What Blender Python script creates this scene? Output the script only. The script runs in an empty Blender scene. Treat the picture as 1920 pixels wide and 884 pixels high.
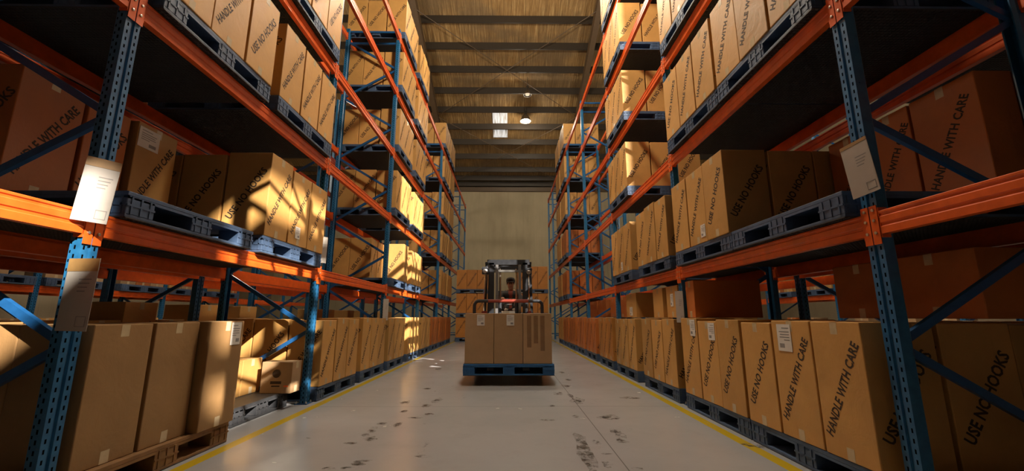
import bpy, bmesh, math, random
from math import sin, cos, pi, radians, atan2, sqrt
from mathutils import Vector, Matrix

rnd = random.Random(7)
SC = bpy.context.scene
COL = SC.collection
SERIAL = [0]
DROP = {341, 342, 350, 352, 353, 354, 355, 357, 361, 363, 366, 367, 369, 370, 373, 378, 379, 381, 382, 391, 392, 393, 394, 395, 396, 397, 398, 399, 401, 402, 403, 405, 406, 407, 410, 411, 413, 415, 417, 418, 419, 420, 421, 422, 423, 424, 425, 426, 427, 428, 429, 430, 431, 432, 433, 434, 435, 436, 437, 438, 439, 440, 441, 442, 443, 444, 446, 449, 456, 459, 467, 471, 472, 473, 474, 478, 479, 480, 481, 482, 483, 484, 485, 486, 487, 488, 489, 490, 491, 492, 493, 494, 495, 496, 497, 498, 499, 500, 501, 502, 503, 504, 505, 508, 510, 511, 512, 513, 515, 517, 519, 520, 521, 523, 524, 535}          # carton / pallet ids that the photograph shows nothing of
MASS = {18, 23, 24, 29, 30, 45, 46, 113, 143, 153, 162, 163, 194, 196, 215, 227, 233, 235, 238, 239, 260, 261, 327, 328, 335, 383, 386, 387, 389, 390, 409, 414, 453, 460, 466, 529, 538, 539, 540, 541, 542, 545, 547, 549, 552, 554, 558, 559, 560, 561, 562, 563, 565, 566, 568, 570, 573, 575, 577, 580, 581, 583, 585, 586}          # carton ids beyond the 300 that show largest


# ------------------------------------------------------------------ helpers
class MB:
    """collects faces with material slots and links them as one mesh object"""

    def __init__(self):
        self.v, self.f, self.m = [], [], []

    def add(self, vs, fs, mi=0):
        b = len(self.v)
        self.v += [tuple(p) for p in vs]
        self.f += [tuple(b + i for i in f) for f in fs]
        self.m += [mi] * len(fs)
        return self

    def box(self, x0, x1, y0, y1, z0, z1, mi=0):
        vs = [(x, y, z) for z in (z0, z1) for y in (y0, y1) for x in (x0, x1)]
        return self.add(vs, [(0, 2, 3, 1), (4, 5, 7, 6), (0, 1, 5, 4), (2, 6, 7, 3), (0, 4, 6, 2), (1, 3, 7, 5)], mi)

    def cbox(self, x0, x1, y0, y1, z0, z1, c=.004, mi=0):
        """box with chamfered edges"""
        bm = bmesh.new()
        bmesh.ops.create_cube(bm, size=1)
        for v in bm.verts:
            v.co = Vector(((x0 + x1) / 2 + v.co.x * (x1 - x0), (y0 + y1) / 2 + v.co.y * (y1 - y0), (z0 + z1) / 2 + v.co.z * (z1 - z0)))
        bmesh.ops.bevel(bm, geom=bm.edges[:], offset=c, segments=2, affect='EDGES', profile=.5)
        bm.verts.index_update()
        self.add([v.co for v in bm.verts], [[v.index for v in f.verts] for f in bm.faces], mi)
        bm.free()
        return self

    def prism(self, prof, axis, a, b, mi=0, caps=True):
        """closed 2-D profile swept along an axis: axis 'z' prof=(x,y), 'y' prof=(x,z), 'x' prof=(y,z)"""
        def P(p, t):
            return {'z': (p[0], p[1], t), 'y': (p[0], t, p[1]), 'x': (t, p[0], p[1])}[axis]
        n = len(prof)
        vs = [P(p, a) for p in prof] + [P(p, b) for p in prof]
        fs = [(i, (i + 1) % n, n + (i + 1) % n, n + i) for i in range(n)]
        if caps:
            fs += [tuple(range(n))[::-1], tuple(range(n, 2 * n))]
        return self.add(vs, fs, mi)

    def bar(self, p, q, w, h, up=(0, 0, 1), mi=0):
        """rectangular bar from p to q"""
        p, q = Vector(p), Vector(q)
        d = (q - p).normalized()
        u = Vector(up)
        s = d.cross(u)
        if s.length < 1e-4:
            s = d.cross(Vector((1, 0, 0)))
        s.normalize()
        u = s.cross(d).normalized()
        vs = [e + s * (i * w / 2) + u * (j * h / 2) for e in (p, q) for i, j in ((-1, -1), (1, -1), (1, 1), (-1, 1))]
        return self.add(vs, [(3, 2, 1, 0), (4, 5, 6, 7), (0, 1, 5, 4), (1, 2, 6, 5), (2, 3, 7, 6), (3, 0, 4, 7)], mi)

    def tube(self, pts, r, n=10, mi=0, caps=True):
        pts = [Vector(p) for p in pts]
        rs = r if isinstance(r, (list, tuple)) else [r] * len(pts)
        rings, prev = [], None
        for i, p in enumerate(pts):
            d = (pts[min(i + 1, len(pts) - 1)] - pts[max(i - 1, 0)]).normalized()
            if prev is None:
                a = d.cross(Vector((0, 0, 1)))
                if a.length < 1e-3:
                    a = d.cross(Vector((0, 1, 0)))
            else:
                a = prev - d * prev.dot(d)
            a.normalize()
            prev = a
            b = d.cross(a)
            rings.append([p + a * (rs[i] * cos(2 * pi * k / n)) + b * (rs[i] * sin(2 * pi * k / n)) for k in range(n)])
        vs = [v for g in rings for v in g]
        fs = [(i * n + k, i * n + (k + 1) % n, (i + 1) * n + (k + 1) % n, (i + 1) * n + k) for i in range(len(pts) - 1) for k in range(n)]
        if caps:
            fs += [tuple(range(n))[::-1], tuple(range((len(pts) - 1) * n, len(pts) * n))]
        return self.add(vs, fs, mi)

    def lathe(self, prof, c=(0, 0, 0), axis='z', n=20, mi=0):
        vs, fs = [], []
        for r, t in prof:
            for k in range(n):
                a = 2 * pi * k / n
                x, y = r * cos(a), r * sin(a)
                p = {'z': (x, y, t), 'x': (t, x, y), 'y': (x, t, y)}[axis]
                vs.append((c[0] + p[0], c[1] + p[1], c[2] + p[2]))
        for i in range(len(prof) - 1):
            fs += [(i * n + k, i * n + (k + 1) % n, (i + 1) * n + (k + 1) % n, (i + 1) * n + k) for k in range(n)]
        fs += [tuple(range(n))[::-1], tuple(range((len(prof) - 1) * n, len(prof) * n))]
        return self.add(vs, fs, mi)

    def mesh(self, name, mats, smooth=False):
        me = bpy.data.meshes.new(name)
        me.from_pydata(self.v, [], self.f)
        for m in (mats if isinstance(mats, (list, tuple)) else [mats]):
            me.materials.append(m)
        me.polygons.foreach_set('material_index', self.m)
        if smooth:
            me.polygons.foreach_set('use_smooth', [True] * len(me.polygons))
        me.update()
        bm = bmesh.new(); bm.from_mesh(me)
        bmesh.ops.recalc_face_normals(bm, faces=bm.faces[:])
        bm.to_mesh(me); bm.free()
        return me

    def build(self, name, mats, parent=None, smooth=False):
        return link(name, self.mesh(name, mats, smooth), parent)


def link(name, me, parent=None, loc=None, rz=0):
    o = bpy.data.objects.new(name, me)
    COL.objects.link(o)
    if parent:
        o.parent = parent
    if loc:
        o.location = loc
    if rz:
        o.rotation_euler = (0, 0, rz)
    return o


def tag(o, label, cat, group=None):
    o['label'] = label
    o['category'] = cat
    if group:
        o['group'] = group
    return o


def struct(o):
    o['kind'] = 'structure'
    return o


def empty(name, loc=(0, 0, 0), parent=None, rz=0):
    o = bpy.data.objects.new(name, None)
    COL.objects.link(o)
    o.location = loc
    o.rotation_euler = (0, 0, rz)
    o.empty_display_size = .1
    if parent:
        o.parent = parent
    return o


# ------------------------------------------------------------------ materials
class N:
    """small node-tree writer"""

    def __init__(self, name):
        self.mat = bpy.data.materials.new(name)
        self.mat.use_nodes = True
        self.t = self.mat.node_tree
        self.b = self.t.nodes['Principled BSDF']

    def node(self, kind, **kw):
        n = self.t.nodes.new(kind)
        for k, v in kw.items():
            setattr(n, k, v)
        return n

    def put(self, sock, v):
        if hasattr(v, 'is_output'):
            self.t.links.new(v, sock)
        else:
            sock.default_value = v

    def math(self, op, a, b=0.0, clamp=False):
        n = self.node('ShaderNodeMath', operation=op, use_clamp=clamp)
        self.put(n.inputs[0], a); self.put(n.inputs[1], b)
        return n.outputs[0]

    def coords(self, which='Object'):
        return self.node('ShaderNodeTexCoord').outputs[which]

    def geo_pos(self):
        return self.node('ShaderNodeNewGeometry').outputs['Position']

    def xyz(self, vec):
        return self.node('ShaderNodeSeparateXYZ').outputs if False else self._sep(vec)

    def _sep(self, vec):
        n = self.node('ShaderNodeSeparateXYZ'); self.put(n.inputs[0], vec)
        return n.outputs

    def scale(self, vec, s):
        n = self.node('ShaderNodeMapping'); self.put(n.inputs[0], vec); n.inputs['Scale'].default_value = s
        return n.outputs[0]

    def noise(self, vec, sc, detail=4, rough=.55, dist=0):
        n = self.node('ShaderNodeTexNoise')
        self.put(n.inputs['Vector'], vec)
        n.inputs['Scale'].default_value = sc; n.inputs['Detail'].default_value = detail
        n.inputs['Roughness'].default_value = rough; n.inputs['Distortion'].default_value = dist
        return n.outputs[0]

    def ramp(self, fac, stops):
        n = self.node('ShaderNodeValToRGB'); self.put(n.inputs[0], fac)
        e = n.color_ramp.elements
        while len(e) < len(stops):
            e.new(.5)
        for q, (p, c) in zip(e, stops):
            q.position = p; q.color = c if len(c) == 4 else (*c, 1)
        return n.outputs[0]

    def step(self, v, a, b):
        n = self.node('ShaderNodeMapRange'); n.interpolation_type = 'SMOOTHSTEP'
        self.put(n.inputs[0], v); n.inputs[1].default_value = a; n.inputs[2].default_value = b
        return n.outputs[0]

    def mix(self, fac, a, b, mode='MIX'):
        n = self.node('ShaderNodeMix', data_type='RGBA', blend_type=mode)
        self.put(n.inputs[0], fac)
        for s, v in ((n.inputs[6], a), (n.inputs[7], b)):
            self.put(s, v if hasattr(v, 'is_output') or len(v) == 4 else (*v, 1))
        return n.outputs[2]

    def bump(self, h, strength=.3, dist=.01):
        n = self.node('ShaderNodeBump'); self.put(n.inputs['Height'], h)
        n.inputs['Strength'].default_value = strength; n.inputs['Distance'].default_value = dist
        self.t.links.new(n.outputs[0], self.b.inputs['Normal'])

    def out(self, color=None, rough=.5, metal=0., spec=None, emit=None, es=0, trans=None, alpha=None):
        b = self.b
        if color is not None:
            self.put(b.inputs['Base Color'], color if hasattr(color, 'is_output') or len(color) == 4 else (*color, 1))
        self.put(b.inputs['Roughness'], rough); self.put(b.inputs['Metallic'], metal)
        if spec is not None:
            b.inputs['Specular IOR Level'].default_value = spec
        if emit is not None:
            self.put(b.inputs['Emission Color'], emit if hasattr(emit, 'is_output') else (*emit, 1))
            self.put(b.inputs['Emission Strength'], es)
        if trans is not None:
            b.inputs['Transmission Weight'].default_value = trans
        return self.mat


def plain(name, c, rough=.5, metal=0., spec=None, var=.12, sc=14):
    """painted or moulded surface with slight wear"""
    n = N(name)
    f = n.noise(n.coords(), sc, 5)
    lo = tuple(x * (1 - var) for x in c); hi = tuple(min(1, x * (1 + var)) for x in c)
    r = n.math('ADD', n.math('MULTIPLY', f, .25), rough - .12)
    return n.out(n.ramp(f, [(.3, lo), (.7, hi)]), r, metal, spec)


def carton_mat(name, c, rough=.5):
    n = N(name)
    co = n.coords()
    info = n.node('ShaderNodeObjectInfo')
    off = n.node('ShaderNodeVectorMath', operation='ADD')
    n.put(off.inputs[0], co)
    comb = n.node('ShaderNodeCombineXYZ')
    r10 = n.math('MULTIPLY', info.outputs['Random'], 37.0)
    n.put(comb.inputs[0], r10); n.put(comb.inputs[1], r10); n.put(comb.inputs[2], r10)
    n.put(off.inputs[1], comb.outputs[0])
    v = off.outputs[0]
    big = n.noise(v, 2.6, 4, .6)
    fibre = n.noise(n.scale(v, (30, 30, 3)), 6, 3)
    scuff = n.step(n.noise(n.scale(v, (3, 3, 1.2)), 5, 6, .7), .60, .78)
    base = n.ramp(big, [(.3, tuple(x * .86 for x in c)), (.7, tuple(min(1, x * 1.1) for x in c))])
    k = n.math('ADD', n.math('MULTIPLY', info.outputs['Random'], .34), .83)
    kc = n.node('ShaderNodeCombineXYZ')
    for i in range(3):
        n.put(kc.inputs[i], k)
    base = n.mix(1.0, base, kc.outputs[0], 'MULTIPLY')
    base = n.mix(n.math('MULTIPLY', fibre, .18), base, tuple(x * .7 for x in c))
    base = n.mix(n.math('MULTIPLY', scuff, .35), base, tuple(x * .55 for x in c))
    n.bump(n.math('ADD', n.noise(v, 5, 4, .6, 1.0), n.math('MULTIPLY', fibre, .15)), .35, .012)
    return n.out(base, n.math('ADD', n.math('MULTIPLY', big, .3), rough - .15), spec=.35)


M = {}
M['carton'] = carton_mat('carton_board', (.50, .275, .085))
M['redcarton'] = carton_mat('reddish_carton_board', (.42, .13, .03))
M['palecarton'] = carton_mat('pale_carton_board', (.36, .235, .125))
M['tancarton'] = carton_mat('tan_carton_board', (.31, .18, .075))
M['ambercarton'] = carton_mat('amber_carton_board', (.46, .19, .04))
M['film'] = plain('stretch_film', (.21, .125, .065), .2)
M['ink'] = plain('stencil_ink', (.035, .02, .011), .75, var=.3, sc=60)
M['paper'] = plain('white_paper', (.62, .60, .56), .6, var=.04)
M['sleeve'] = plain('paper_behind_plastic', (.40, .375, .34), .4, var=.04)
M['print'] = plain('printed_grey', (.22, .215, .21), .7)
M['tape'] = plain('clear_packing_tape', (.50, .40, .25), .22)
M['card'] = plain('brown_header_card', (.32, .19, .07), .45)
M['orange'] = plain('orange_beam_paint', (.66, .10, .012), .36, spec=.5, var=.18, sc=9)
M['dirt'] = plain('black_rubber', (.015, .015, .015), .6)
M['steel'] = plain('bare_steel', (.4, .4, .4), .35, 1.0)
M['zinc'] = plain('zinc_bolt', (.5, .48, .44), .35, .9)
M['darksteel'] = plain('dark_purlin_steel', (.035, .027, .02), .55)
M['rafter'] = plain('rafter_paint', (.10, .065, .036), .5)
M['blue'] = plain('blue_brace_paint', (.010, .075, .22), .34, spec=.5, var=.15, sc=20)
M['plank'] = plain('tan_pallet_wood', (.22, .115, .045), .65, var=.25, sc=8)


def post_paint(name, flank):
    """blue paint with rows of dark teardrop slots on the aisle face and on both flanks"""
    n = N(name)
    o = n.xyz(n.coords())
    x, y, z = o[0], o[1], o[2]
    ax = n.math('ABSOLUTE', x)
    zz = n.math('ABSOLUTE', n.math('SUBTRACT', n.math('FRACT', n.math('MULTIPLY', z, 20.0)), .5))  # 50 mm pitch
    zz2 = n.math('ABSOLUTE', n.math('SUBTRACT', n.math('FRACT', n.math('ADD', n.math('MULTIPLY', z, 20.0), .5)), .5))
    slot = n.math('SUBTRACT', 1.0, n.step(zz, .20, .26))  # unseen fill lights added to brighten the racks behind
    slot2 = n.math('SUBTRACT', 1.0, n.step(zz2, .13, .19))

    def near(v, c, w):
        return n.math('SUBTRACT', 1.0, n.step(n.math('ABSOLUTE', n.math('SUBTRACT', v, c)), w * .8, w * 1.1))
    front = n.math('LESS_THAN', ax, .0015)
    cols = n.math('MAXIMUM', near(y, -.030, .0055), near(y, .030, .0055))
    a = n.math('MULTIPLY', n.math('MULTIPLY', front, cols), slot)
    side = n.math('GREATER_THAN', n.math('ABSOLUTE', y), .0485)
    b = n.math('MULTIPLY', n.math('MULTIPLY', side, near(ax, .030, .0055)), slot)
    c = n.math('MULTIPLY', n.math('MULTIPLY', side, near(ax, .052, .004)), slot2)
    hole = n.math('MAXIMUM', n.math('MAXIMUM', a, b), c) if flank else a
    f = n.noise(n.coords(), 18, 5)
    chips = n.step(n.noise(n.coords(), 45, 4, .7), .66, .72)
    paint = n.ramp(f, [(.3, (.010, .09, .215)), (.7, (.02, .14, .31))])
    paint = n.mix(n.math('MULTIPLY', chips, .6), paint, (.16, .2, .23))
    col = n.mix(hole, paint, (.002, .003, .004))
    sp = n.math('MULTIPLY', n.math('SUBTRACT', 1.0, hole), .55)
    n.put(n.b.inputs['Specular IOR Level'], sp)
    return n.out(col, n.math('ADD', n.math('MULTIPLY', f, .2), .22))


M['post'] = post_paint('blue_upright_paint', True)
M['post_plain'] = post_paint('blue_upright_paint_plain_flanks', False)


def pallet_mat(name, c):
    n = N(name)
    co = n.coords()
    f = n.noise(co, 7, 5, .65)
    sc = n.step(n.noise(n.scale(co, (4, 4, 12)), 6, 5, .7), .58, .72)
    col = n.ramp(f, [(.3, tuple(x * .75 for x in c)), (.7, tuple(x * 1.2 for x in c))])
    col = n.mix(n.math('MULTIPLY', sc, .5), col, (c[0] * 1.4 + .05, c[1] * 1.1 + .045, c[2] * .9 + .04))
    n.bump(f, .2, .006)
    return n.out(col, .5, spec=.4)


M['pallet'] = pallet_mat('blue_grey_pallet_plastic', (.058, .10, .185))
M['palletblue'] = pallet_mat('bright_blue_pallet_plastic', (.022, .115, .30))
M['under'] = plain('pallet_underside_shade', (.028, .032, .036), .6)  # shade of the unlit underside put into the colour
M['palletblack'] = pallet_mat('charcoal_pallet_plastic', (.045, .048, .055))


def floor_mat():
    n = N('polished_concrete')
    p = n.geo_pos()
    x, y, z = n.xyz(p)
    a = n.noise(p, .5, 6, .6)
    b = n.noise(p, 3.2, 6, .65)
    fine = n.noise(p, 60, 3)
    col = n.ramp(a, [(.3, (.315, .33, .36)), (.7, (.39, .405, .44))])
    col = n.mix(n.math('MULTIPLY', n.step(b, .48, .72), .22), col, (.22, .22, .225))
    col = n.mix(n.math('MULTIPLY', fine, .15), col, (.46, .455, .45))
    # sawn joints
    jx = n.math('ABSOLUTE', n.math('SUBTRACT', n.math('FRACT', n.math('MULTIPLY', n.math('ADD', x, 1.15), 1 / 3.9)), .5))
    jy = n.math('ABSOLUTE', n.math('SUBTRACT', n.math('FRACT', n.math('MULTIPLY', n.math('ADD', y, 1.3), 1 / 4.2)), .5))
    j = n.math('MAXIMUM', n.math('LESS_THAN', jx, .0011), n.math('LESS_THAN', jy, .0009))
    col = n.mix(n.math('MULTIPLY', j, .6), col, (.06, .056, .05))
    # rubber scuffs, stretched along the driving direction
    m1 = n.step(n.noise(n.scale(p, (2.2, .8, 1)), 3.0, 6, .7), .62, .74)
    lane = n.math('SUBTRACT', 1.0, n.step(n.math('ABSOLUTE', n.math('SUBTRACT', n.math('ABSOLUTE', n.math('ADD', x, .12)), .75)), .25, .75))
    col = n.mix(n.math('MULTIPLY', n.math('MULTIPLY', m1, lane), .4), col, (.05, .042, .036))
    # yellow aisle lines, worn in places
    wear = n.step(n.noise(p, 7, 5, .7), .72, .60)
    l1 = n.math('LESS_THAN', n.math('ABSOLUTE', n.math('ADD', x, 2.19)), .047)
    l2 = n.math('LESS_THAN', n.math('ABSOLUTE', n.math('SUBTRACT', x, 1.90)), .047)
    ln = n.math('MULTIPLY', n.math('MAXIMUM', l1, l2), n.math('ADD', n.math('MULTIPLY', wear, .5), .5))
    col = n.mix(ln, col, (.50, .36, .02))
    r = n.math('ADD', n.math('MULTIPLY', b, .24), .11)
    n.bump(n.math('ADD', b, n.math('MULTIPLY', fine, .3)), .06, .004)
    return n.out(col, r, spec=.5)


def roof_mat():
    """foil-faced insulation between the purlins: crinkled, streaked down the slope"""
    n = N('foil_roof_lining')
    p = n.geo_pos()
    streak = n.noise(n.scale(p, (9, .35, .35)), 2.6, 6, .7)
    patch = n.noise(n.scale(p, (1, 1.2, 1)), .55, 4, .6)
    seam = n.math('LESS_THAN', n.math('ABSOLUTE', n.math('SUBTRACT', n.math('FRACT', n.math('MULTIPLY', n.xyz(p)[0], 1 / 1.35)), .5)), .006)
    col = n.ramp(streak, [(.32, (.18, .105, .042)), (.5, (.37, .225, .085)), (.68, (.66, .47, .22))])
    col = n.mix(n.math('MULTIPLY', n.step(patch, .38, .62), .65), col, (.17, .125, .075))
    col = n.mix(n.math('MULTIPLY', seam, .5), col, (.12, .08, .04))
    n.bump(streak, .7, .05)
    return n.out(col, .45, .4)


def wall_mat(name, c):
    n = N(name)
    p = n.geo_pos()
    a = n.noise(n.scale(p, (1, 1, .5)), .8, 5, .6)
    s = n.noise(n.scale(p, (5, 5, .25)), 1.6, 5, .6)
    col = n.ramp(a, [(.3, tuple(x * .85 for x in c)), (.7, tuple(x * 1.1 for x in c))])
    col = n.mix(n.math('MULTIPLY', n.step(s, .5, .75), .35), col, tuple(x * .62 for x in c))
    px = n.math('LESS_THAN', n.math('ABSOLUTE', n.math('SUBTRACT', n.math('FRACT', n.math('MULTIPLY', n.xyz(p)[0], 1 / 2.4)), .5)), .003)
    col = n.mix(n.math('MULTIPLY', px, .4), col, tuple(x * .5 for x in c))
    return n.out(col, .7, spec=.25)


M['floor'] = floor_mat()
M['roof'] = roof_mat()
M['wall'] = wall_mat('beige_wall_panel', (.46, .40, .27))
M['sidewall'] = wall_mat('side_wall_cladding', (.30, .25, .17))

# ------------------------------------------------------------------ the building
H0, SL, RIDGE = 18.0, .35, -9.0          # roof height at y = 0, slope, ridge position
YW = 25.0


def roofz(y):
    return H0 - SL * y


XW, YB = 14.0, -17.0
o = MB().box(-XW - .3, XW + .3, YB - .3, YW + .3, -.2, 0).build('floor', M['floor']); struct(o)
STAINS = [(-0.86, 5.37, 0.05, 0.13), (-0.93, 5.08, 0.05, 0.1), (-1.22, 5.18, 0.04, 0.09), (-1.13, 4.76, 0.04, 0.06), (-0.81, 4.64, 0.05, 0.04), (-0.93, 4.49, 0.07, 0.04), (-1.04, 4.2, 0.03, 0.13), (-1.21, 4.25, 0.04, 0.04), (-1.21, 4.02, 0.04, 0.08), (-1.15, 3.76, 0.05, 0.07), (-1.22, 3.86, 0.03, 0.04), (-1.26, 3.63, 0.05, 0.03), (-1.66, 3.77, 0.03, 0.02), (-1.01, 3.2, 0.05, 0.03), (-1.03, 3.13, 0.04, 0.03), (-1.21, 3.06, 0.04, 0.03), (-1.09, 3.06, 0.04, 0.02), (-0.63, 3.3, 0.06, 0.03), (-1.15, 6.19, 0.05, 0.06), (-1.33, 8.49, 0.06, 0.17), (0.84, 6.41, 0.06, 0.12), (0.67, 5.8, 0.06, 0.09), (0.85, 5.32, 0.07, 0.15), (0.81, 5.67, 0.03, 0.14), (0.68, 4.53, 0.03, 0.06), (0.96, 7.88, 0.05, 0.11), (0.98, 7.01, 0.04, 0.09), (1.0, 4.47, 0.09, 0.1), (0.95, 3.91, 0.04, 0.12), (0.93, 3.67, 0.04, 0.06), (0.71, 3.63, 0.03, 0.05), (0.6, 3.53, 0.05, 0.34), (0.56, 3.16, 0.03, 0.15), (0.68, 3.11, 0.03, 0.06), (0.86, 3.02, 0.03, 0.02), (1.56, 5.49, 0.1, 0.06), (0.74, 3.33, 0.04, 0.02), (0.39, 4.37, 0.06, 0.03), (0.5, 5.02, 0.03, 0.04), (1.96, 3.52, 0.08, 0.06)]
n_ = N('rubber_scuff')
_p = n_.geo_pos()
n_.put(n_.b.inputs['Alpha'], n_.math('MULTIPLY', n_.step(n_.noise(_p, 11, 6, .75), .40, .68), .62))
M['stain'] = n_.out((.085, .074, .064), .5)
b = MB()
for cx, cy, rx, ry in STAINS:                          # skid marks and dropped dirt
    for q in range(3):
        ox, oy = cx + rnd.uniform(-.5, .5) * rx, cy + rnd.uniform(-.6, .6) * ry
        n = 14
        k = rnd.uniform(.6, 1.25)
        b.add([(ox + rx * k * cos(2 * pi * i / n) * rnd.uniform(.6, 1.25), oy + ry * k * sin(2 * pi * i / n) * rnd.uniform(.6, 1.25), .0004 + .00006 * q) for i in range(n)], [tuple(range(n))])
o = b.build('skid_marks', M['stain'], bpy.data.objects['floor']); o['kind'] = 'stuff'
zt = roofz(YW)
o = MB().box(-XW - .3, XW + .3, YW, YW + .25, 0, zt + .2).build('wall_far', M['wall']); struct(o)
o = MB().box(-XW - .25, -XW, YB, YW, 0, 22).build('wall_left', M['sidewall']); struct(o)
o = MB().box(-XW - .3, XW + .3, YB - .25, YB, 0, 22).build('wall_rear', M['sidewall']); struct(o)
SUN_SLOTS = [(-7.3, -4.7, 13.0, 18.7), (-12.5, -10.4, 14.55, 17.0), (-14.7, -13.3, 15.55, 16.35)]         # unseen high openings, added to aim sun patches into the aisle
b = MB()
z0, z1 = 13.0, 18.8
b.box(XW, XW + .25, YB, YW, 0, z0); b.box(XW, XW + .25, YB, YW, z1, 22)
yy = YB
for wa, wb, wc, wd_ in sorted(SUN_SLOTS):
    b.box(XW, XW + .25, yy, wa, z0, z1)
    b.box(XW, XW + .25, wa, wb, z0, wc); b.box(XW, XW + .25, wa, wb, wd_, z1)
    yy = wb
b.box(XW, XW + .25, yy, YW, z0, z1)
wr = struct(b.build('wall_right', M['sidewall']))  # out-of-view wall, pierced only where sun patches are wanted
for k, (wa, wb, wc, wd_) in enumerate(SUN_SLOTS):
    b = MB()
    for y in (wa, wb):
        b.box(XW + .02, XW + .12, y - .06, y + .06, wc, wd_)
    for z in (wc, wd_):
        b.box(XW + .02, XW + .12, wa, wb, z - .06, z + .06)
    pitch = (9, .62, 9)[k]                       # blades added to break the sunbeam into bands
    z = wc + pitch * .7
    while z < wd_ - .05:
        b.box(XW + .03, XW + .11, wa, wb, z - .10, z + .10)
        z += pitch
    struct(b.build(f'added_opening_{k + 1}', M['darksteel']))

b = MB()
y0, y1 = RIDGE, YW + .3
t = .12
b.prism([(y0, roofz(y0)), (y1, roofz(y1)), (y1, roofz(y1) + t), (y0, roofz(y0) + t)], 'x', -XW - .3, XW + .3)
yb = YB - .3
zb = roofz(y0) - SL * (y0 - yb)
b.prism([(yb, zb), (y0, roofz(y0)), (y0, roofz(y0) + t), (yb, zb + t)], 'x', -XW - .3, XW + .3)
ceil = struct(b.build('ceiling', M['roof']))
DP = 1.11
ys = [17 / (e + SL) for e in (.802, .7206, .651, .589, .5346, .487, .4445, .4055, .370)]
ys = [ys[0] - 2 * DP, ys[0] - DP] + ys + [YW - .62]
for y in ys:                                              # purlins across the aisle
    z = roofz(y)
    prof = [(y - .035, z - .30), (y + .035, z - .30), (y + .035, z - .28), (y - .015, z - .28), (y - .015, z - .02), (y + .05, z - .02 - .0175), (y + .05, z - .001 - .02), (y - .035, z + .01)]
    struct(MB().prism(prof, 'x', -XW, XW).build('purlin', M['darksteel'], ceil))
for x in (-3.6, 3.45):                                    # two rafters running down the slope
    b = MB()
    for dx, d0, d1 in ((.11, .30, .325), (.012, .325, .66), (.11, .66, .685)):
        ya, yz = 6.0, YW
        b.add([(x + s * dx, yy, roofz(yy) - dd) for yy in (ya, yz) for s, dd in ((-1, d0), (1, d0), (1, d1), (-1, d1))],
              [(0, 1, 2, 3), (4, 7, 6, 5), (0, 4, 5, 1), (1, 5, 6, 2), (2, 6, 7, 3), (3, 7, 4, 0)])
    struct(b.build('rafter', M['rafter'], ceil))
for ya, yz in ((14.2, 19.4), (19.4, 24.6)):               # cross bracing rods
    for xa, xb in ((-3.6, 3.45), (3.45, -3.6)):
        struct(MB().tube([(xa, ya, roofz(ya) - .36), (xb, yz, roofz(yz) - .36)], .014, 6).build('brace_rod', M['rafter'], ceil))
b = MB()
b.box(-XW, XW, YW - .22, YW - .002, zt - .33, zt - .02)
b.box(-XW, XW, YW - .3, YW - .22, zt - .33, zt - .27)
struct(b.build('trim_1', M['darksteel']))
b = MB().box(-XW, XW, YW - .16, YW - .002, zt - .62, zt - .36)
struct(b.build('trim_2', M['rafter']))


def skylight_mat():
    n = N('translucent_roof_sheet')
    p = n.geo_pos()
    s = n.noise(n.scale(p, (14, .6, .6)), 2.2, 4, .6)
    em = n.ramp(s, [(.38, (.02, .018, .016)), (.55, (.75, .78, .8)), (.7, (1, 1, 1))])
    return n.out((.5, .5, .5), .5, emit=em, es=.75)


M['skylight'] = skylight_mat()
sk = empty('skylight')
for k, (ya, yz) in enumerate(((19.55, 20.22), (20.36, 21.2))):
    b = MB()
    d = .012
    b.prism([(ya, roofz(ya) - d), (yz, roofz(yz) - d), (yz, roofz(yz) - d - .02), (ya, roofz(ya) - d - .02)], 'x', -.82, -.06)
    o = b.build('skylight_sheet', M['skylight'], sk)
sk['kind'] = 'structure'


# ------------------------------------------------------------------ high-bay lamps
def lampglow(name, es):
    n = N(name)
    return n.out((.8, .75, .65), .4, emit=(1.0, .80, .52), es=es)


def high_bay(y, zl, x, es, label, w):
    t = tag(empty('high_bay_lamp', (x, y, zl)), label, 'lamp')
    MB().lathe([(.055, .46), (.06, .30), (.10, .28), (.16, .2), (.24, .02), (.25, 0), (.235, 0), (.15, .19), (.02, .2)], n=24).build('reflector', M['steel'], t, True)
    MB().lathe([(.02, .17), (.10, .15), (.14, .09), (.13, .02), (.05, -.02), (.01, -.025)], n=20).build('bulb', lampglow('lamp_glow', es), t, True)
    t.scale = (w, w, w)
    MB().tube([(0, 0, .45), (0, 0, (roofz(y) - zl - .02) / w)], .012, 6).build('hanger_rod', M['darksteel'], t)
    MB().lathe([(.05, .44), (.075, .46), (.075, .6), (.05, .62)], n=16).build('ballast_box', M['darksteel'], t)


high_bay(19.2, 10.5, .84, 40, 'glowing round high-bay lamp hung under the roof beside the skylight', 1.15)
high_bay(17.5, 10.95, .86, .5, 'dimmer high-bay lamp nearer the camera, just above the glowing one', .75)

# ------------------------------------------------------------------ lettering
_T = {}


def text_polys(s):
    if s not in _T:
        cu = bpy.data.curves.new('lettering_curve', 'FONT')
        cu.body = s; cu.resolution_u = 2; cu.offset = .03; cu.space_character = 1.04
        ob = bpy.data.objects.new('lettering_curve', cu); COL.objects.link(ob)
        dg = bpy.context.evaluated_depsgraph_get(); dg.update()
        me = ob.evaluated_get(dg).to_mesh()
        vs = [tuple(v.co[:2]) for v in me.vertices]; fs = [tuple(p.vertices) for p in me.polygons]
        ob.evaluated_get(dg).to_mesh_clear()
        bpy.data.objects.remove(ob); bpy.data.curves.remove(cu)
        x0 = min(v[0] for v in vs); x1 = max(v[0] for v in vs)
        y0 = min(v[1] for v in vs); y1 = max(v[1] for v in vs)
        vs = [((v[0] - (x0 + x1) / 2) / (x1 - x0), (v[1] - (y0 + y1) / 2) / (x1 - x0)) for v in vs]
        _T[s] = (vs, fs)
    return _T[s]


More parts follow.
